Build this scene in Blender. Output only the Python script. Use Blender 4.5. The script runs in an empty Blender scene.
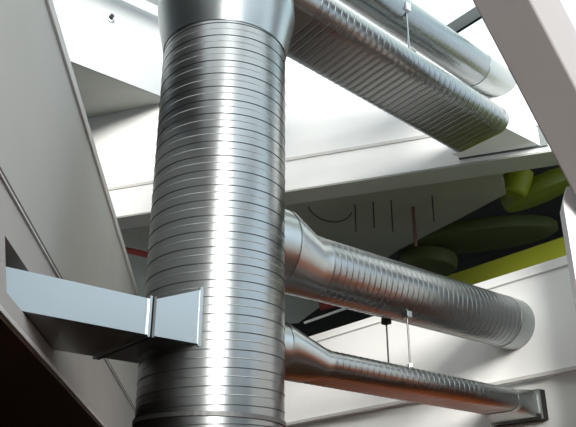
import bpy, bmesh, math, random
from mathutils import Vector, Matrix
random.seed(4)
SC = bpy.context.scene
COL = SC.collection
PI = math.pi

# ------------------------------------------------------------------ camera
F_PX, PITCH, CAM = 760.0, math.radians(24), Vector((0, 0, 1.6))
cd = bpy.data.cameras.new('camera')
cd.sensor_fit = 'HORIZONTAL'; cd.sensor_width = 36.0; cd.lens = 36.0 * F_PX / 576
cam = bpy.data.objects.new('camera', cd); COL.objects.link(cam)
cam.location = CAM; cam.rotation_euler = (PI / 2 + PITCH, 0, 0)
SC.camera = cam

# ------------------------------------------------------------------ world, exposure
SC.view_settings.view_transform = 'Standard'
SC.view_settings.look = 'None'
SC.view_settings.gamma = 1
SC.view_settings.use_curve_mapping = False
SC.view_settings.exposure = 0.55
w = bpy.data.worlds.new('sky'); SC.world = w; w.use_nodes = True
nt = w.node_tree; nt.nodes.clear()
wo = nt.nodes.new('ShaderNodeOutputWorld'); bg = nt.nodes.new('ShaderNodeBackground')
tc = nt.nodes.new('ShaderNodeTexCoord'); sp = nt.nodes.new('ShaderNodeSeparateXYZ')
cr = nt.nodes.new('ShaderNodeValToRGB')
cr.color_ramp.elements[0].position = 0.0; cr.color_ramp.elements[0].color = (0.48, 0.57, 0.66, 1)
cr.color_ramp.elements[1].position = 0.75; cr.color_ramp.elements[1].color = (1.0, 1.0, 0.98, 1)
e = cr.color_ramp.elements.new(0.45); e.color = (0.72, 0.86, 0.98, 1)
nt.links.new(tc.outputs['Generated'], sp.inputs[0]); nt.links.new(sp.outputs['Z'], cr.inputs[0])
nt.links.new(cr.outputs[0], bg.inputs[0]); bg.inputs[1].default_value = 1.6
nt.links.new(bg.outputs[0], wo.inputs[0])
sd = bpy.data.lights.new('sun', 'SUN'); sd.energy = 5.0; sd.angle = math.radians(24); sd.color = (1, .97, .92)
sun = bpy.data.objects.new('sun', sd); COL.objects.link(sun)
sun.rotation_euler = Vector((0.10, -0.90, 0.27)).to_track_quat('Z', 'Y').to_euler()

# ------------------------------------------------------------------ materials
def mat(name, col, rough=.6, metal=0.0, noise=0.0, scale=8.0, bump=0.0, rvar=0.0, spec=.4):
    m = bpy.data.materials.new(name); m.use_nodes = True
    n = m.node_tree; b = n.nodes['Principled BSDF']
    b.inputs['Roughness'].default_value = rough; b.inputs['Metallic'].default_value = metal
    b.inputs['Specular IOR Level'].default_value = spec
    t = n.nodes.new('ShaderNodeTexCoord'); x = n.nodes.new('ShaderNodeTexNoise')
    x.inputs['Scale'].default_value = scale; x.inputs['Detail'].default_value = 4
    n.links.new(t.outputs['Object'], x.inputs['Vector'])
    r = n.nodes.new('ShaderNodeMapRange'); r.inputs['From Min'].default_value = .3; r.inputs['From Max'].default_value = .7
    r.inputs['To Min'].default_value = 1 - noise; r.inputs['To Max'].default_value = 1 + noise
    n.links.new(x.outputs['Fac'], r.inputs['Value'])
    mx = n.nodes.new('ShaderNodeVectorMath'); mx.operation = 'SCALE'
    mx.inputs[0].default_value = col[:3]; n.links.new(r.outputs[0], mx.inputs['Scale'])
    n.links.new(mx.outputs[0], b.inputs['Base Color'])
    if rvar:
        r2 = n.nodes.new('ShaderNodeMapRange'); r2.inputs['To Min'].default_value = rough - rvar; r2.inputs['To Max'].default_value = rough + rvar
        n.links.new(x.outputs['Fac'], r2.inputs['Value']); n.links.new(r2.outputs[0], b.inputs['Roughness'])
    if bump:
        bp = n.nodes.new('ShaderNodeBump'); bp.inputs['Strength'].default_value = bump; bp.inputs['Distance'].default_value = .01
        n.links.new(x.outputs['Fac'], bp.inputs['Height']); n.links.new(bp.outputs[0], b.inputs['Normal'])
    return m

M = dict(
    galv=mat('galvanised_steel', (.275, .29, .29), .28, 1, 0, 5, 0, 0),
    galv_flat=mat('galvanised_sheet', (.35, .372, .37), .30, 1, 0, 5, 0, 0),
    seam=mat('shaded_lock_seam_steel', (.13, .14, .14), .5, 1, .1, 30),  # dark sealant tone that also stands in for groove shade
    rib=mat('ribbed_steel', (.34, .36, .36), .35, 1, .1, 30),
    seam2=mat('cross_duct_seam_steel', (.22, .23, .23), .45, 1, .1, 30),
    darksteel=mat('dark_steel', (.16, .16, .16), .5, 1, .1, 20),
    gasket=mat('black_gasket', (.02, .02, .02), .7, 0, .1, 20),
    white=mat('white_plaster', (.80, .80, .78), .75, 0, .015, 3),
    panel=mat('white_wall_panel', (.88, .88, .86), .65, 0, .02, 2),
    grey_panel=mat('grey_wall_panel', (.44, .44, .41), .6, 0, .03, 1.5),
    lower_panel=mat('taupe_grey_panel', (.34, .325, .31), .6, 0, .03, 2),
    joint=mat('dark_joint', (.10, .09, .08), .8, 0, .05, 9),
    trimw=mat('pale_trim', (.55, .54, .515), .5, 0, .02, 9),
    fascia=mat('pale_grey_fascia', (.40, .42, .42), .7, 0, .015, 3),
    soffit2=mat('pale_grey_soffit', (.50, .52, .49), .8, 0, .03, 3),
    soffit=mat('grey_soffit', (.36, .37, .34), .8, 0, .04, 3),
    olive=mat('olive_ceiling', (.25, .25, .20), .8, 0, .08, 2),
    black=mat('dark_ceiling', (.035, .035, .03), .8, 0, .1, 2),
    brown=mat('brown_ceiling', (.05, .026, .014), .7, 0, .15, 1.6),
    strut=mat('taupe_steel_paint', (.29, .262, .255), .55, 0, .02, 2),
    post=mat('white_column_paint', (.74, .73, .74), .5, 0, .02, 2),
    green=mat('lime_green_paint', (.25, .285, .010), .5, 0, .05, 2),
    greenwall=mat('lime_green_wall_paint', (.15, .17, .008), .6, 0, .04, 2),
    deepgreen=mat('deep_green_paint', (.17, .21, .012), .5, 0, .06, 2),
    olivegreen=mat('olive_green_paint', (.07, .085, .022), .6, 0, .1, 3),
    orange=mat('orange_wood_panel', (.60, .14, .035), .5, 0, .1, 3),
    floor=mat('dark_brown_floor', (.09, .05, .03), .5, 0, .1, 3),
    rear=mat('grey_plaster', (.30, .30, .29), .8, 0, .05, 2),
    frame=mat('pale_aluminium', (.86, .88, .90), .4, 0, .03, 5),
    red=mat('red_pipe_paint', (.30, .05, .045), .45, 0, .05, 8),
    cable=mat('black_cable', (.03, .028, .025), .6, 0, .05, 8),
    rust=mat('brown_conduit', (.13, .05, .04), .6, 0, .05, 8),
    tube=mat('white_lamp_tube', (.75, .75, .74), .3, 0, .02, 8),
)
g = bpy.data.materials.new('skylight_glass'); g.use_nodes = True
n = g.node_tree; n.nodes.clear()
o_ = n.nodes.new('ShaderNodeOutputMaterial'); mixs = n.nodes.new('ShaderNodeMixShader'); tr = n.nodes.new('ShaderNodeBsdfTransparent'); gl = n.nodes.new('ShaderNodeBsdfGlossy')
tr.inputs[0].default_value = (.90, .97, .97, 1); gl.inputs['Roughness'].default_value = .05; mixs.inputs[0].default_value = .07
n.links.new(tr.outputs[0], mixs.inputs[1]); n.links.new(gl.outputs[0], mixs.inputs[2]); n.links.new(mixs.outputs[0], o_.inputs[0])
M['glass'] = g

# ------------------------------------------------------------------ helpers
def link(name, bm, mats, parent=None, smooth=False):
    me = bpy.data.meshes.new(name)
    bmesh.ops.recalc_face_normals(bm, faces=bm.faces[:])
    for ed in bm.edges:
        if len(ed.link_faces) == 2 and ed.calc_face_angle(0) > .6: ed.smooth = False
    bm.to_mesh(me); bm.free()
    for m in (mats if isinstance(mats, (list, tuple)) else [mats]): me.materials.append(M[m])
    if smooth:
        for p in me.polygons: p.use_smooth = True
    o = bpy.data.objects.new(name, me); COL.objects.link(o)
    if parent is not None:
        o.parent = parent; o.matrix_parent_inverse = Matrix.Translation(-parent.location)
    return o
def thing(name, label, cat, loc, group=None):
    o = bpy.data.objects.new(name, None); COL.objects.link(o); o.location = loc; o.empty_display_size = .1
    o['label'] = label; o['category'] = cat
    if group: o['group'] = group
    return o
def tag(o, label, cat, group=None):
    o['label'] = label; o['category'] = cat
    if group: o['group'] = group
    return o
def struct(name, bm, m, parent=None):
    o = link(name, bm, m, parent)
    if parent is None: o['kind'] = 'structure'
    return o
def prism(bm, pts, z0, z1):
    """vertical prism over a plan polygon"""
    a = [bm.verts.new((x, y, z0)) for x, y in pts]; b = [bm.verts.new((x, y, z1)) for x, y in pts]
    k = len(pts)
    bm.faces.new(a); bm.faces.new(b)
    for i in range(k): bm.faces.new((a[i], a[(i + 1) % k], b[(i + 1) % k], b[i]))
def sweep_poly(bm, prof, P0, P1, side, up):
    """prism along P0-P1 with a section given in (side, up) coordinates"""
    a = [bm.verts.new(P0 + side * s + up * u) for s, u in prof]; b = [bm.verts.new(P1 + side * s + up * u) for s, u in prof]
    k = len(prof); bm.faces.new(a); bm.faces.new(b)
    for i in range(k): bm.faces.new((a[i], a[(i + 1) % k], b[(i + 1) % k], b[i]))
def box(bm, c, ax, ay, az):
    """box at centre c with half-axis vectors"""
    v = [bm.verts.new(Vector(c) + ax * i + ay * j + az * k) for i in (-1, 1) for j in (-1, 1) for k in (-1, 1)]
    for f in ((0, 1, 3, 2), (4, 5, 7, 6), (0, 1, 5, 4), (2, 3, 7, 6), (0, 2, 6, 4), (1, 3, 7, 5)): bm.faces.new([v[i] for i in f])
def tube(bm, P0, P1, r, k=12):
    P0, P1 = Vector(P0), Vector(P1); d = (P1 - P0).normalized(); q = d.to_track_quat('Z', 'Y')
    x, y = q @ Vector((1, 0, 0)), q @ Vector((0, 1, 0))
    a = [bm.verts.new(P0 + (x * math.cos(t) + y * math.sin(t)) * r) for t in [2 * PI * i / k for i in range(k)]]
    b = [bm.verts.new(P1 + (x * math.cos(t) + y * math.sin(t)) * r) for t in [2 * PI * i / k for i in range(k)]]
    bm.faces.new(a); bm.faces.new(b)
    for i in range(k): bm.faces.new((a[i], a[(i + 1) % k], b[(i + 1) % k], b[i]))
def bevel(o, wdt=.01, seg=2):
    m = o.modifiers.new('bevel', 'BEVEL'); m.width = wdt; m.segments = seg; m.limit_method = 'ANGLE'; m.angle_limit = .6
    return o

# section outlines: list of (point, outward normal), fraction u
def circle_sec(r, k=96, c=(0, 0)):
    return [((c[0] + r * math.cos(t), c[1] + r * math.sin(t)), (math.cos(t), math.sin(t))) for t in [2 * PI * i / k for i in range(k)]]
def oval_sec(hw, hh, k=16, c=(0, 0)):
    """flat oval: half width hw, half height hh; same ordering as the circle (starts at +x)"""
    out = []; s = hw - hh
    for sx, a0 in ((1, -PI / 2), (-1, PI / 2)):
        for i in range(k + 1):
            t = a0 + PI * i / k
            out.append(((c[0] + sx * s + hh * math.cos(t), c[1] + hh * math.sin(t)), (math.cos(t), math.sin(t))))
        for i in range(1, 6):          # points along the flat side
            f = i / 6
            out.append(((c[0] + sx * s * (1 - 2 * f), c[1] + sx * hh), (0, sx)))
    return out
def frame_of(P0, P1, upv=Vector((0, 0, 1))):
    z = (P1 - P0).normalized(); x = upv.cross(z)
    if x.length < 1e-4 or abs(z.z) > .95: x = Vector((1, 0, 0)); x = (x - z * x.dot(z))
    x.normalize(); y = z.cross(x); return x, y, z
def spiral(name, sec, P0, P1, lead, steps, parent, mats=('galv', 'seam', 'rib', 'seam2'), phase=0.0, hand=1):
    """helically seamed duct shell. steps: [(fraction of lead, radial offset, material of the band that follows)]"""
    x, y, z = frame_of(P0, P1); L = (P1 - P0).length; k = len(sec)
    # fraction round the outline by arc length
    per = [0.0]
    for i in range(k):
        a, b = sec[i][0], sec[(i + 1) % k][0]; per.append(per[-1] + math.hypot(a[0] - b[0], a[1] - b[1]))
    fr = [p / per[-1] for p in per]
    turns = int(L / lead) + 3; rows = []
    for t in range(-1, turns):
        for f, off, mi in steps: rows.append((t + f, off, mi))
    m = len(steps); bm = bmesh.new(); V = []
    for h, off, mi in rows:
        row = []
        for i in range(k + 1):
            zz = (h + hand * fr[i] + phase) * lead
            cl = min(max(zz, 0), L)
            p, nn = sec[i % k]
            row.append((P0 + z * cl + x * (p[0] + nn[0] * off) + y * (p[1] + nn[1] * off), zz))
        V.append(row)
    cache = {}
    def vert(r, i):
        if i == k:   # last column is the first column one turn on
            r2 = r + hand * m
            if 0 <= r2 < len(rows): r, i = r2, 0
        if (r, i) not in cache: cache[(r, i)] = bm.verts.new(V[r][i][0])
        return cache[(r, i)]
    for r in range(len(rows) - 1):
        for i in range(k):
            zs = [V[r][i][1], V[r][i + 1][1], V[r + 1][i][1], V[r + 1][i + 1][1]]
            if max(zs) <= 0 or min(zs) >= L: continue
            q = [vert(r, i), vert(r, i + 1), vert(r + 1, i + 1), vert(r + 1, i)]
            if len(set(q)) < 4: continue
            try: fc = bm.faces.new(q)
            except ValueError: continue
            fc.material_index = rows[r][2]; fc.smooth = True
            for ed in fc.edges:
                ks = {id(ed.verts[0]), id(ed.verts[1])}
                if ks == {id(q[0]), id(q[1])} or ks == {id(q[2]), id(q[3])}: ed.smooth = False
    bmesh.ops.remove_doubles(bm, verts=bm.verts[:], dist=1e-5)
    bmesh.ops.delete(bm, geom=[v for v in bm.verts if not v.link_faces], context='VERTS')
    return link(name, bm, list(mats), parent)
def loft(name, secs, parent, m='galv', cap=True, smooth=True, extra=()):
    """secs: [(section, origin, x, y)]"""
    bm = bmesh.new(); R = []
    for sec, o, x, y in secs: R.append([bm.verts.new(o + x * p[0] + y * p[1]) for p, nn in sec])
    k = len(R[0])
    for a, b in zip(R, R[1:]):
        for i in range(k):
            f = bm.faces.new((a[i], a[(i + 1) % k], b[(i + 1) % k], b[i])); f.smooth = smooth
    if cap: bm.faces.new(R[0]); bm.faces.new(R[-1])
    return link(name, bm, m, parent)
def ring(name, r0, r1, P0, P1, parent, m='galv', k=64):
    """short round collar, outer radius r1, inner r0"""
    x, y, z = frame_of(P0, P1)
    s0, s1 = circle_sec(r0, k), circle_sec(r1, k)
    return loft(name, [(s0, P0, x, y), (s1, P0, x, y), (s1, P1, x, y), (s0, P1, x, y)], parent, m, cap=False, smooth=False)

# ------------------------------------------------------------------ site frame
D = Vector((.784, .621, 0)).normalized()      # direction in which the cross ducts run
N = Vector((.621, -.784, 0)).normalized()     # across them, towards the viewer
AX = Vector((-.5, 5.07, 0))
UP = Vector((0, 0, 1))
def P(s, nn, z): return AX + D * s + N * nn + UP * z
def XY(s, nn):
    p = P(s, nn, 0); return (p.x, p.y)
S_W = 3.43                                     # the parapet wall plane
W1n = Vector((.334, .943, 0)).normalized(); W1t = Vector((.943, -.334, 0)).normalized()
def W1(t, back, z=0): return Vector((2.37, 7.35, 0)) + W1t * t + W1n * back + UP * z
def w1xy(t, back): p = W1(t, back); return (p.x, p.y)

# ------------------------------------------------------------------ setting
bm = bmesh.new(); prism(bm, [w1xy(-9, 0), w1xy(4, 0), w1xy(4, .36), w1xy(-9, .36)], 5.55, 7.15)
wb = struct('wall_back', bm, 'white')
bm = bmesh.new(); prism(bm, [w1xy(-9, -.012), w1xy(4, -.012), w1xy(4, .0), w1xy(-9, .0)], 5.945, 5.985)
struct('trim_1', bm, 'trimw')
bm = bmesh.new(); prism(bm, [w1xy(-9, .004), w1xy(4, .004), w1xy(4, .355), w1xy(-9, .355)], 5.53, 5.55)
struct('trim_8', bm, 'soffit')
bm = bmesh.new(); prism(bm, [XY(S_W, -6.5), XY(S_W, 7.5), XY(S_W + .25, 7.5), XY(S_W + .25, -6.5)], 3.071, 4.141)
prism(bm, [XY(S_W + .06, -6.5), XY(S_W + .06, 7.5), XY(S_W + .25, 7.5), XY(S_W + .25, -6.5)], 2.42, 3.071)
wr = struct('wall_right', bm, 'panel')
bm = bmesh.new(); prism(bm, [XY(S_W + .06, -3.2), XY(S_W + .06, 7.5), XY(S_W + .25, 7.5), XY(S_W + .25, -3.2)], 1.3, 2.35)
struct('w', bm, 'orange').name = 'wall_lower_right'
bm = bmesh.new(); prism(bm, [XY(S_W + .06, -6.5), XY(S_W + .06, -3.2), XY(S_W + .25, -3.2), XY(S_W + .25, -6.5)], 1.3, 2.42)
prism(bm, [XY(S_W + .06, -6.5), XY(S_W + .06, 7.5), XY(S_W + .25, 7.5), XY(S_W + .25, -6.5)], 0, 1.3)
struct('w', bm, 'brown').name = 'wall_base_right'
bm = bmesh.new(); prism(bm, [XY(S_W - .012, -6.5), XY(S_W - .012, 7.5), XY(S_W, 7.5), XY(S_W, -6.5)], 4.04, 4.05)
struct('trim_2', bm, 'trimw')
bm = bmesh.new(); prism(bm, [XY(S_W - .035, -6.5), XY(S_W - .035, 7.5), XY(S_W + .0, 7.5), XY(S_W + .0, -6.5)], 3.071, 3.105)
struct('trim_3', bm, 'trimw')
# left parapet: upright upper panel, lower panel leaning out
h5 = math.radians(-5); Lt = Vector((math.sin(h5), math.cos(h5), 0)); Ln = Vector((math.cos(h5), -math.sin(h5), 0))
LAT = -1.041
def LP(lat, run, z): return Ln * lat + Lt * run + UP * z
def lsweep(bm, prof, r0=-6.0, r1=12.4): sweep_poly(bm, prof, LP(0, r0, 0), LP(0, r1, 0), Ln, UP)
kU = LAT * 1.12
bm = bmesh.new()
lsweep(bm, [(kU, 3.40), (kU, 4.76), (kU - .22, 4.76), (kU - .22, 3.40)], r1=12.4)
wl = struct('wall_left', bm, 'grey_panel')
bm = bmesh.new(); lsweep(bm, [(kU + .002, 4.70), (kU + .016, 4.71), (kU + .016, 4.79), (kU - .24, 4.79), (kU - .24, 4.76), (kU + .002, 4.76)])
struct('trim_4', bm, 'trimw')
bm = bmesh.new(); lsweep(bm, [(kU - .03, 3.368), (kU + .002, 3.368), (kU + .002, 3.40), (kU - .03, 3.40)])
struct('trim_5', bm, 'joint')
bm = bmesh.new(); lsweep(bm, [(kU + .001, 3.352), (kU + .014, 3.352), (kU + .010, 3.368), (kU + .001, 3.368)])
struct('trim_6', bm, 'trimw')
# lower panel with an opening for the rectangular duct
def lowlat(z): return LAT + (kU - LAT) * (z - 2.64) / (3.35 - 2.64)
def lowpiece(bm, z0, z1, r0, r1):
    lsweep(bm, [(lowlat(z0), z0), (lowlat(z1), z1), (lowlat(z1) - .14, z1), (lowlat(z0) - .14, z0)], r0, r1)
HZ0, HZ1, HR0, HR1 = 2.762, 3.06, 3.66, 4.88
bm = bmesh.new()
lowpiece(bm, 2.64, HZ0, -6, 12.4); lowpiece(bm, HZ1, 3.352, -6, 12.4); lowpiece(bm, HZ0, HZ1, -6, HR0); lowpiece(bm, HZ0, HZ1, HR1, 12.4)
struct('wall_left_lower', bm, 'lower_panel').name = 'wall_lower_left'
bm = bmesh.new(); lsweep(bm, [(LAT - .14, 2.62), (LAT + .012, 2.62), (LAT + .012, 2.645), (LAT - .14, 2.645)])
struct('trim_7', bm, 'trimw')
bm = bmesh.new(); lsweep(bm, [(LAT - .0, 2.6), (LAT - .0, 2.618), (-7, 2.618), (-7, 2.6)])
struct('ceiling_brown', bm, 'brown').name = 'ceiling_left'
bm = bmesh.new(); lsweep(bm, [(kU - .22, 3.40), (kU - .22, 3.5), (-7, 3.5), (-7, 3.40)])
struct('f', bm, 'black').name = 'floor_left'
bm = bmesh.new(); lsweep(bm, [(LAT - 3.2, 0), (LAT - 3.2, 3.5), (LAT - 3.4, 3.5), (LAT - 3.4, 0)])
prism(bm, [(-1.9, 11.5), (-8, 11.5), (-8, 11.7), (-1.9, 11.7)], 0, 3.4)
struct('w', bm, 'brown').name = 'wall_under_left'
bm = bmesh.new(); lsweep(bm, [(kU - .07, 2.64), (kU - .20, 3.40), (kU - .24, 3.40), (kU - .14, 2.64)], 3.3, 5.2)  # black sheet added behind the opening, in place of its shade
struct('w', bm, 'black').name = 'wall_dark_liner_left'
# upper-left soffit and the fascia that stands on it
FA = Vector((-2.717, 7.804, 0))
def fxy(u, b): p = FA + D * u - N * b; return (p.x, p.y)
bm = bmesh.new(); prism(bm, [fxy(-7, .03), fxy(1.50, .03), w1xy(-4.2, .3), w1xy(-9, .3)], 7.15, 7.3)
struct('ceiling_soffit', bm, 'soffit2').name = 'ceiling_back'
bm = bmesh.new(); prism(bm, [fxy(-7, 0), fxy(1.60, 0), fxy(1.60, .035), fxy(-7, .035)], 7.148, 8.40)
struct('wall_fascia', bm, 'fascia').name = 'wall_upper_left'
# unseen roof slabs and slots, shaped to shade the duct and admit sun
bm = bmesh.new(); prism(bm, [(-9, -7), (-3.3, -7), (-3.3, 2.6), (-4.6, 6.6), (-9, 3.2)], 8.40, 8.6)
prism(bm, [(-3.3, -7), (.75, -7), (.75, -.9), (-3.3, -.9)], 8.40, 8.6)
prism(bm, [(2.3, -7), (2.6, -7), (2.6, 1.8), (2.3, 1.8)], 8.40, 8.6)
prism(bm, [(.75, -7), (6.5, -7), (6.5, -5.5), (.75, -5.5)], 8.40, 8.6)
struct('roof_shade_slabs', bm, 'rear').name = 'ceiling'
def pat(px, py):
    r = Vector((0, math.cos(PITCH), math.sin(PITCH))) + Vector((1, 0, 0)) * ((px - 288) / F_PX) + Vector((0, -math.sin(PITCH), math.cos(PITCH))) * ((213.5 - py) / F_PX)
    r = CAM + r * ((5.70 - CAM.z) / r.z); return (r.x, r.y)
# deep office space behind the parapet
bm = bmesh.new(); prism(bm, [w1xy(-9, .36), w1xy(.12, .36), pat(501, 178), pat(506, 194), pat(455, 221), pat(400, 249), pat(372, 268), (0.2, 14.5), (-6.5, 16)], 5.70, 5.9)
struct('ceiling_olive', bm, 'olive').name = 'ceiling_right'
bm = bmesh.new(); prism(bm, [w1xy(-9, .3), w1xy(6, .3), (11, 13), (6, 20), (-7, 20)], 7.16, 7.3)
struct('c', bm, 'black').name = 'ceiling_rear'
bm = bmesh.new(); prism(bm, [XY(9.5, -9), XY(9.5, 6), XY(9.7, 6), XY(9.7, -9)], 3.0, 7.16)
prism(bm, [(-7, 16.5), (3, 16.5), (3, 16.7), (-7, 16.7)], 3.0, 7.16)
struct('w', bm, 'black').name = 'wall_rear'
bm = bmesh.new(); prism(bm, [XY(S_W + .25, -6.5), XY(S_W + .25, 3.5), XY(9.5, 3.5), XY(9.5, -9)], 2.95, 3.10)
struct('f', bm, 'rear').name = 'floor_upper'
bm = bmesh.new(); prism(bm, [XY(5.0, -2.62), XY(5.0, 3.4), XY(5.2, 3.4), XY(5.2, -2.62)], 3.10, 5.02)
struct('wg', bm, 'greenwall').name = 'wall_green'
# atrium floor and the unseen walls, openings placed for sun and reflections
bm = bmesh.new(); prism(bm, [(-9, -7), (7, -7), (7, 14), (-9, 14)], -.2, 0)
struct('floor', bm, 'floor')
bm = bmesh.new(); prism(bm, [(-9, -7.2), (7, -7.2), (7, -7), (-9, -7)], 0, 4.8)
prism(bm, [(-9, -7.2), (.75, -7.2), (.75, -7), (-9, -7)], 4.8, 8.4)
struct('wf', bm, 'rear').name = 'wall_front'
bm = bmesh.new(); prism(bm, [(-9.2, -7), (-9, -7), (-9, 14), (-9.2, 14)], 0, 8.4)
struct('wfl', bm, 'rear').name = 'wall_far_left'
bm = bmesh.new()
prism(bm, [(6.5, -7), (6.7, -7), (6.7, 2.2), (6.5, 2.2)], 0, 4.4); prism(bm, [(6.5, -7), (6.7, -7), (6.7, 2.2), (6.5, 2.2)], 7.2, 8.4)
prism(bm, [(6.5, -7), (6.7, -7), (6.7, -3.2), (6.5, -3.2)], 4.4, 7.2)
struct('wfr', bm, 'rear').name = 'wall_far_right'

# skylight: bars across the cross-duct direction with glass
sky = bpy.data.objects.new('window_1', None); COL.objects.link(sky); sky.location = P(4.5, 0, 8.4); sky['kind'] = 'structure'
def bar(s0, s1, n0=-3.6, n1=8, z0=8.40, z1=8.52):
    b = bmesh.new(); prism(b, [XY(s0, n0), XY(s0, n1), XY(s1, n1), XY(s1, n0)], z0, z1); return b
link('frame_bar', bar(4.42, 4.64), 'frame', sky)
link('frame_bar', bar(4.64, 4.67, z0=8.38), 'gasket', sky)
link('frame_bar', bar(6.4, 6.6), 'frame', sky)
b = bmesh.new(); prism(b, [XY(-.6, -3.30), XY(1.5, -3.30), XY(1.5, -3.05), XY(-.6, -3.05)], 8.36, 8.5)
link('frame_bar', b, 'frame', sky)
b = bmesh.new(); prism(b, [XY(4.67, -3.6), XY(4.67, 6), XY(6.4, 6), XY(6.4, -3.6)], 8.44, 8.455)
link('pane', b, 'glass', sky)
b = bmesh.new(); prism(b, [XY(2.4, -3.05), XY(2.4, 3), XY(4.42, 3), XY(4.42, -3.05)], 8.44, 8.455)
link('pane', b, 'glass', sky)

# ------------------------------------------------------------------ vertical main duct
def vax(z): return Vector((-.507, 5.07, z))
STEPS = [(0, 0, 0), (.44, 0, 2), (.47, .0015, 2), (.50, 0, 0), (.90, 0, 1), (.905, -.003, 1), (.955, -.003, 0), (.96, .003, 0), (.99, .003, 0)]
vd = thing('ventilation_duct', 'huge round vertical galvanised duct with close spiral seams in the middle', 'duct', vax(2.0))
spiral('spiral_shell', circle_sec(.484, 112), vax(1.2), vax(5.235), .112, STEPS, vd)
ring('flange', .475, .497, vax(2.335), vax(2.362), vd, 'darksteel')
x, y, z = frame_of(vax(5), vax(6))
def cs(r, zz): return (circle_sec(r, 112), vax(zz), x, y)
loft('reducer', [cs(.490, 5.225), cs(.493, 5.245), cs(.560, 5.58), cs(.563, 5.61), cs(.555, 5.75)], vd, 'galv_flat', cap=False)
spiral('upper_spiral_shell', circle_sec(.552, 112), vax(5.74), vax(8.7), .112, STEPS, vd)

# ------------------------------------------------------------------ middle round duct
SM = [(0, 0, 0), (.76, 0, 0), (.86, .0020, 3), (.95, 0, 0)]
SR = [(0, 0, 0), (.84, 0, 0), (.90, .0010, 2), (.96, 0, 0)]
md = thing('ventilation_duct', 'thick round spiral duct from the vertical duct to the white parapet', 'duct', P(.5, 0, 3.35))
zc = 3.635
def rs(r, s, cz, k=96): return (circle_sec(r, k), P(s, 0, cz), *frame_of(P(0, 0, 0), P(1, 0, 0))[:2])
loft('takeoff_collar', [rs(.315, .30, 3.70), rs(.315, .53, 3.70)], md, 'galv_flat', cap=False)
loft('reducer', [rs(.320, .52, 3.70), rs(.318, .545, 3.70), rs(.251, .80, 3.64), rs(.250, .89, 3.637)], md, 'galv_flat', cap=False)
spiral('spiral_shell', circle_sec(.247, 80), P(.88, 0, 3.637), P(3.24, 0, 3.625), .062, SM, md)
loft('end_collar', [rs(.251, 3.23, 3.625), rs(.251, 3.48, 3.623)], md, 'galv_flat')

# ------------------------------------------------------------------ lower flat oval duct
lo = thing('ventilation_duct', 'slim flat oval duct running under the thick round duct, lowest of the ducts', 'duct', P(.5, 0, 2.7))
fx, fy, fz = frame_of(P(0, 0, 0), P(1, 0, 0))      # fx points across, fy up
sgn = 1 if fx.dot(N) > 0 else -1
def osec(hw, hh, cn, s, cz): return (oval_sec(hw, hh), P(s, cn, cz), fx, fy)
k_ov = len(oval_sec(.3, .1))
def rsec(r, s, cz, cn=0):
    # round section with the vertex count of the oval one
    sec = []
    for (p, nn) in oval_sec(.3, .1):
        pass
    ov = oval_sec(.3, .1); kk = len(ov); st = -PI / 2
    for i in range(kk):
        t = st + 2 * PI * i / kk; sec.append(((r * math.cos(t), r * math.sin(t)), (math.cos(t), math.sin(t))))
    return (sec, P(s, cn, cz), fx, fy)
loft('takeoff_collar', [rsec(.205, .35, 2.935), rsec(.205, .54, 2.935)], lo, 'galv_flat', cap=False)
loft('reducer', [rsec(.209, .53, 2.935), rsec(.207, .55, 2.935), osec(.242, .105, -.04, .88, 2.872), osec(.240, .102, -.04, .92, 2.87)], lo, 'galv_flat', cap=False)
SO = SM
spiral('spiral_shell', oval_sec(.236, .098), P(.91, -.04, 2.868), P(3.12, -.04, 2.852), .062, SO, lo)
def rect_sec(hw, hh, cn, s, cz):
    sec = []
    for (p, nn) in oval_sec(hw, hh):
        q = (max(-hw, min(hw, p[0] * 1.6)), p[1])
        if abs(p[0]) > hw - hh:
            q = (math.copysign(hw, p[0]) if abs(p[1]) < hh * .72 else p[0] + math.copysign(hh * .25, p[0]), p[1] if abs(p[1]) < hh * .72 else math.copysign(hh, p[1]))
            q = (max(-hw, min(hw, q[0])), q[1])
        else: q = p
        sec.append((q, nn))
    return (sec, P(s, cn, cz), fx, fy)
loft('boot', [osec(.241, .102, -.04, 3.10, 2.852), osec(.241, .102, -.04, 3.15, 2.852), rect_sec(.255, .118, -.06, 3.32, 2.835), rect_sec(.255, .118, -.06, 3.40, 2.83)], lo, 'galv_flat', smooth=False)
b = bmesh.new(); prism(b, [XY(3.39, -.345), XY(3.39, .21), XY(3.425, .21), XY(3.425, -.345)], 2.70, 2.965)
pl_ = link('wall_flange', b, 'galv_flat', lo)
b = bmesh.new(); prism(b, [XY(3.425, -.35), XY(3.425, .214), XY(3.50, .214), XY(3.50, -.35)], 2.695, 2.965)
link('gasket', b, 'gasket', lo)

# ------------------------------------------------------------------ upper flat oval duct
uo = thing('ventilation_duct', 'wide flat oval duct with ribbed underside, leaving the top of the vertical duct', 'duct', P(.5, 0, 5.6))
def zu(s): return 5.95 - .085 * (s - .7)           # axis height
loft('takeoff_boot', [osec(.389, .148, 0, .42, zu(.42)), osec(.389, .148, 0, .70, zu(.7))], uo, 'galv_flat', cap=False)
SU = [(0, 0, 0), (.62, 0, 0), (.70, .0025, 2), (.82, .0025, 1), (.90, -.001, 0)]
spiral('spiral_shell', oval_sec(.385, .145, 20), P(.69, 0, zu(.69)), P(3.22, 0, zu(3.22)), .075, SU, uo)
loft('end_collar', [osec(.389, .148, 0, 3.20, zu(3.2)), osec(.389, .148, 0, 3.26, zu(3.26))], uo, 'galv_flat')
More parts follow.
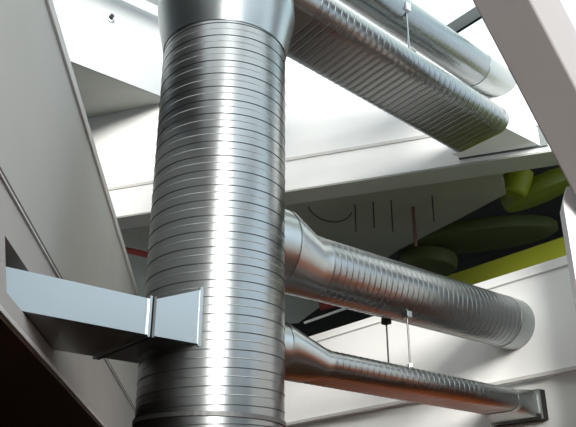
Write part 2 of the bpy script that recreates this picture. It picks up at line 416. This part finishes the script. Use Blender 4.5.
# wedge boot between the square duct end and the skewed wall
def w1_s(nn):    # s at which the line n = nn meets the wall face
    p0 = P(0, nn, 0); q = Vector((2.37, 7.35, 0)); return (q - p0).dot(W1n) / D.dot(W1n)
b = bmesh.new(); nA, nB = -.385, .335
prism(b, [XY(3.26, nA), XY(3.26, nB), XY(w1_s(nB) - .03, nB), XY(w1_s(nA) + .0, nA)], zu(3.3) - .12, zu(3.3) + .10)
bt = link('boot', b, 'frame', uo)
b = bmesh.new(); p0 = w1_s(nA - .03); p1 = w1_s(nB + .05)
a_, b_ = P(p0, nA - .03, 0), P(p1, nB + .05, 0)
prism(b, [(a_.x, a_.y), (b_.x, b_.y), (b_.x - W1n.x * .03, b_.y - W1n.y * .03), (a_.x - W1n.x * .03, a_.y - W1n.y * .03)], zu(3.3) - .13, zu(3.3) + .13)
link('wall_flange', b, 'seam', uo)  # dark plate, its colour also stands in for the gap shadow

# ------------------------------------------------------------------ upper round duct
ur = thing('ventilation_duct', 'narrower round duct running above the wide flat oval duct to the bright wall', 'duct', P(.5, 0, 6.4))
def zr(s): return 6.725 - .095 * (s - 1.6)
loft('takeoff_collar', [rs(.235, .45, zr(.45)), rs(.235, .85, zr(.85)), rs(.202, 1.1, zr(1.1))], ur, 'galv_flat', cap=False)
spiral('spiral_shell', circle_sec(.198, 64), P(1.09, 0, zr(1.09)), P(3.35, 0, zr(3.35)), .062, SR, ur)
loft('end_collar', [rs(.202, 3.34, zr(3.34), 64), rs(.202, 3.92, zr(3.92), 64)], ur, 'galv_flat')

# ------------------------------------------------------------------ rectangular duct at the left
rd = thing('ventilation_duct', 'rectangular sheet metal duct joining the vertical duct from the opening in the left wall', 'duct', P(-1.4, 0, 2.77))
def rect(nh, s, z0, z1, nn=0):
    return [P(s, nn - nh, z0), P(s, nn + nh, z0), P(s, nn + nh, z1), P(s, nn - nh, z1)]
def rloft(name, rects, m, cap=True):
    b = bmesh.new(); R = [[b.verts.new(q) for q in r] for r in rects]
    for a, c in zip(R, R[1:]):
        for i in range(4): b.faces.new((a[i], a[(i + 1) % 4], c[(i + 1) % 4], c[i]))
    if cap: b.faces.new(R[0]); b.faces.new(R[-1])
    return link(name, b, m, rd)
rloft('sheet_body', [rect(.35, -2.3, 2.775, 3.0), rect(.35, -.70, 2.765, 2.985)], 'galv_flat')
for s in (-.70, -.672):
    rloft('flange', [rect(.366, s, 2.75, 3.0), rect(.366, s + .016, 2.75, 3.0)], 'galv_flat' if s < -.69 else 'darksteel')
rloft('saddle', [rect(.35, -.655, 2.765, 2.99), rect(.352, -.335, 2.765, 3.115)], 'galv_flat')
# edge flange that follows the shell
b = bmesh.new()
for (n0, n1, za, zb) in ((.345, .358, 2.75, 3.13),):
    prism(b, [XY(-.350, n0), XY(-.325, n0), XY(-.300, n1), XY(-.350, n1)], za, zb)
link('edge_flange', b, 'galv_flat', rd)

# ------------------------------------------------------------------ hangers
for nn, s, lab in ((-.12, 1.80, 'threaded rod between the two lower ducts, the left one with the dark clamp'),
                   (.12, 1.80, 'threaded rod between the two lower ducts, the right one with the pale clamp')):
    h = thing('hanger_rod', lab, 'hanger', P(s, nn, 2.97), 'duct hanger rods')
    zt = 3.632 - math.sqrt(.247 ** 2 - nn ** 2)
    b = bmesh.new(); tube(b, P(s, nn, 2.962), P(s, nn, zt - .01), .0075, 10); link('rod', b, 'cable' if nn < 0 else 'darksteel', h)
    b = bmesh.new(); box(b, P(s, nn, zt - .022), D * .03, N * .035, UP * .028); bevel(link('clamp', b, 'gasket' if nn < 0 else 'galv_flat', h), .006)
    b = bmesh.new(); tube(b, P(s, nn, 2.958), P(s, nn, 2.985), .022, 6); link('nut', b, 'darksteel' if nn < 0 else 'galv_flat', h)
h = thing('hanger_rod', 'short rod and pale clamp between the upper round duct and the wide oval duct', 'hanger', P(2.03, .0, 6.0))
b = bmesh.new(); tube(b, P(2.03, .17, 5.985), P(2.03, .17, 6.64), .010, 10); link('rod', b, 'galv_flat', h)
b = bmesh.new(); box(b, P(2.03, .18, 6.64), D * .035, N * .03, UP * .05); bevel(link('clamp', b, 'frame', h), .006)

# ------------------------------------------------------------------ column with inclined strut at the right
def ray(px, py): return Vector((0, math.cos(PITCH), math.sin(PITCH))) + Vector((1, 0, 0)) * ((px - 288) / F_PX) + Vector((0, -math.sin(PITCH), math.cos(PITCH))) * ((213.5 - py) / F_PX)
col = thing('inclined_column', 'white post carrying a broad taupe strut that leans across the upper right', 'column', (2.7, 6.1, 0))
b = bmesh.new()
xa, ya = 2.385, 5.98
v = [(xa, 0), (xa + .62, 0), (xa + .62, 4.62), (xa + .05, 4.52), (xa, 4.37)]
f0 = [b.verts.new((px, ya, pz)) for px, pz in v]; f1 = [b.verts.new((px + .05, ya + .24, pz)) for px, pz in v]
b.faces.new(f0); b.faces.new(f1)
for i in range(5): b.faces.new((f0[i], f0[(i + 1) % 5], f1[(i + 1) % 5], f1[i]))
bevel(link('post', b, 'post', col), .004)
T = 6.25
Pb = CAM + ray(604, 184) * T; Pt = CAM + ray(507.5, 0) * T
dr = (Pt - Pb).normalized(); tv = (CAM - (Pb + Pt) / 2).normalized()
ac = dr.cross(tv).normalized(); fr_ = ac.cross(dr).normalized()
if fr_.dot(tv) < 0: fr_ = -fr_
if ac.x < 0: ac = -ac
a2 = math.radians(-24)      # turn so that the right flank shows
nf = (fr_ * math.cos(a2) + ac * math.sin(a2)).normalized(); na = (ac * math.cos(a2) - fr_ * math.sin(a2)).normalized()
hwid = .222
Ptop = Pb + dr * ((8.42 - Pb.z) / dr.z)
b = bmesh.new()
base = Pb - dr * .25
cc = (base + Ptop) / 2 - nf * .28 - na * .055
box(b, cc, na * hwid, nf * .28, dr * ((Ptop - base).length / 2))
bevel(link('strut', b, 'strut', col), .02, 3)

# ------------------------------------------------------------------ small fittings
sp_ = thing('fire_sprinkler', 'small round dark sprinkler head on the pale fascia at upper left', 'sprinkler', (-2.345, 8.099, 8.025))
def on_f(u, b, zz): q = FA + D * u - N * b; return Vector((q.x, q.y, zz))
uu = (Vector((-2.345, 8.099, 0)) - FA).dot(D)
b = bmesh.new(); tube(b, on_f(uu, 0, 8.02), on_f(uu, -.02, 8.02), .055, 24); link('escutcheon', b, 'frame', sp_)
b = bmesh.new(); tube(b, on_f(uu, -.02, 8.02), on_f(uu, -.07, 8.02), .03, 16); link('head', b, 'gasket', sp_)
sl = thing('spotlight', 'little grey spotlight under the soffit beside the left wall coping', 'lamp', (-2.75, 8.9, 7.15))
b = bmesh.new(); tube(b, (-2.80, 8.75, 7.15), (-2.80, 8.75, 7.05), .012, 10); link('stem', b, 'darksteel', sl)
b = bmesh.new(); tube(b, (-2.80, 8.77, 7.09), (-2.79, 8.70, 6.93), .040, 16); link('lamp_head', b, 'darksteel', sl)
# things hanging in the space behind
def cable(name, lab, p0, p1, r, m, cat='cable', group=None):
    b = bmesh.new(); tube(b, p0, p1, r, 8); o = link(name, b, m); return tag(o, lab, cat, group)
def at(px, py, z):
    r = ray(px, py); return CAM + r * ((z - CAM.z) / r.z)
for px, y0, y1, lab in ((355, 205, 232, 'thin dark drop cable, leftmost below the bright wall'), (373, 202, 228, 'thin dark drop cable, second from the left below the bright wall'),
                        (391, 200, 232, 'thin dark drop cable just left of the brown conduit'), (432, 196, 222, 'thin dark drop cable right of the brown conduit')):
    top = at(px, y0, 5.70); r = ray(px, y1); q = CAM + r * (top.y / r.y)
    cable('drop_cable', lab, top, Vector((top.x, top.y, q.z)), .009, 'cable', 'cable', 'drop cables behind the parapet')
top = at(413, 207, 5.70); r = ray(413, 246); q = CAM + r * (top.y / r.y)
cable('conduit_drop', 'brown vertical conduit hanging from the ceiling behind the parapet', top, Vector((top.x, top.y, q.z)), .022, 'rust', 'pipe')
q0, q1 = CAM + ray(122, 249) * 10.5, CAM + ray(160, 258) * 10.5
cable('sprinkler_pipe', 'red pipe in the gap between the left wall and the vertical duct', q0, q1, .045, 'red', 'pipe')
q0 = at(119, 226, 5.70); r = ray(119, 246); q1 = CAM + r * (q0.y / r.y)
cable('drop_bracket', 'dark bracket hanging in the gap beside the left wall', q0, Vector((q0.x, q0.y, q1.z)), .022, 'cable', 'bracket')
q0, q1 = CAM + ray(304, 323) * 11.8, CAM + ray(352, 306) * 11.8
cable('lamp_tube', 'thin white strip lamp in the dark space under the thick round duct', q0, q1, .022, 'tube', 'lamp')
q0, q1 = CAM + ray(319, 305) * 12.2, CAM + ray(336, 301) * 12.2
cable('pipe_joint', 'dark red pipe length in the dark space under the thick round duct', q0, q1, .10, 'red', 'pipe')
# ring cable
b = bmesh.new(); c0 = CAM + ray(330, 205) * 10.0; R_ = .30; pv = None
for i in range(25):
    t = PI + PI * i / 24; q = c0 + Vector((math.cos(t) * R_, .1 * math.cos(t), math.sin(t) * R_ * .8))
    if pv is not None: tube(b, pv, q, .008, 6)
    pv = q
tag(link('looped_cable', b, 'cable'), 'loop of cable sagging from the olive ceiling above the thick duct', 'cable')
# green drums and baffles hung in the void
def drum(name, lab, c, rx, ry, hh, m, tilt=(0, 0, 0), squash=1.0):
    b = bmesh.new(); k = 48; prof = [(0, -hh), (.8, -hh * .98), (.95, -hh * .8), (1, -hh * .4), (1, hh * .6), (.96, hh), (0, hh)]
    rows = []
    for pr, pz in prof:
        rows.append([b.verts.new((pr * rx * math.cos(2 * PI * i / k), pr * ry * math.sin(2 * PI * i / k), pz)) for i in range(k)] if pr else [b.verts.new((0, 0, pz))])
    for a, c2 in zip(rows, rows[1:]):
        for i in range(k):
            if len(a) == 1: b.faces.new((a[0], c2[i], c2[(i + 1) % k]))
            elif len(c2) == 1: b.faces.new((a[i], a[(i + 1) % k], c2[0]))
            else: b.faces.new((a[i], a[(i + 1) % k], c2[(i + 1) % k], c2[i]))
    o = link(name, b, m, smooth=True); o.location = c; o.rotation_euler = tilt
    return tag(o, lab, 'ceiling baffle')
drum('ceiling_baffle', 'bright lime green hanging baffle just below the bright wall, left of the strut', CAM + ray(515, 182) * 9.9, .20, .20, .17, 'green', (.25, .35, 0))
drum('ceiling_baffle', 'broad olive and lime bowl shaped baffle beside the strut foot', CAM + ray(541, 190) * 10.4, .56, .5, .11, 'deepgreen', (.1, -.36, 0))
drum('ceiling_baffle', 'long dull olive baffle hanging low above the lime green wall', CAM + ray(480, 236) * 11.6, 1.15, .5, .10, 'olivegreen', (0, -.05, -.2))
drum('ceiling_baffle', 'dark olive baffle between the brown conduit and the thick round duct', CAM + ray(428, 262) * 11.8, .45, .4, .12, 'olivegreen', (0, .1, 0))
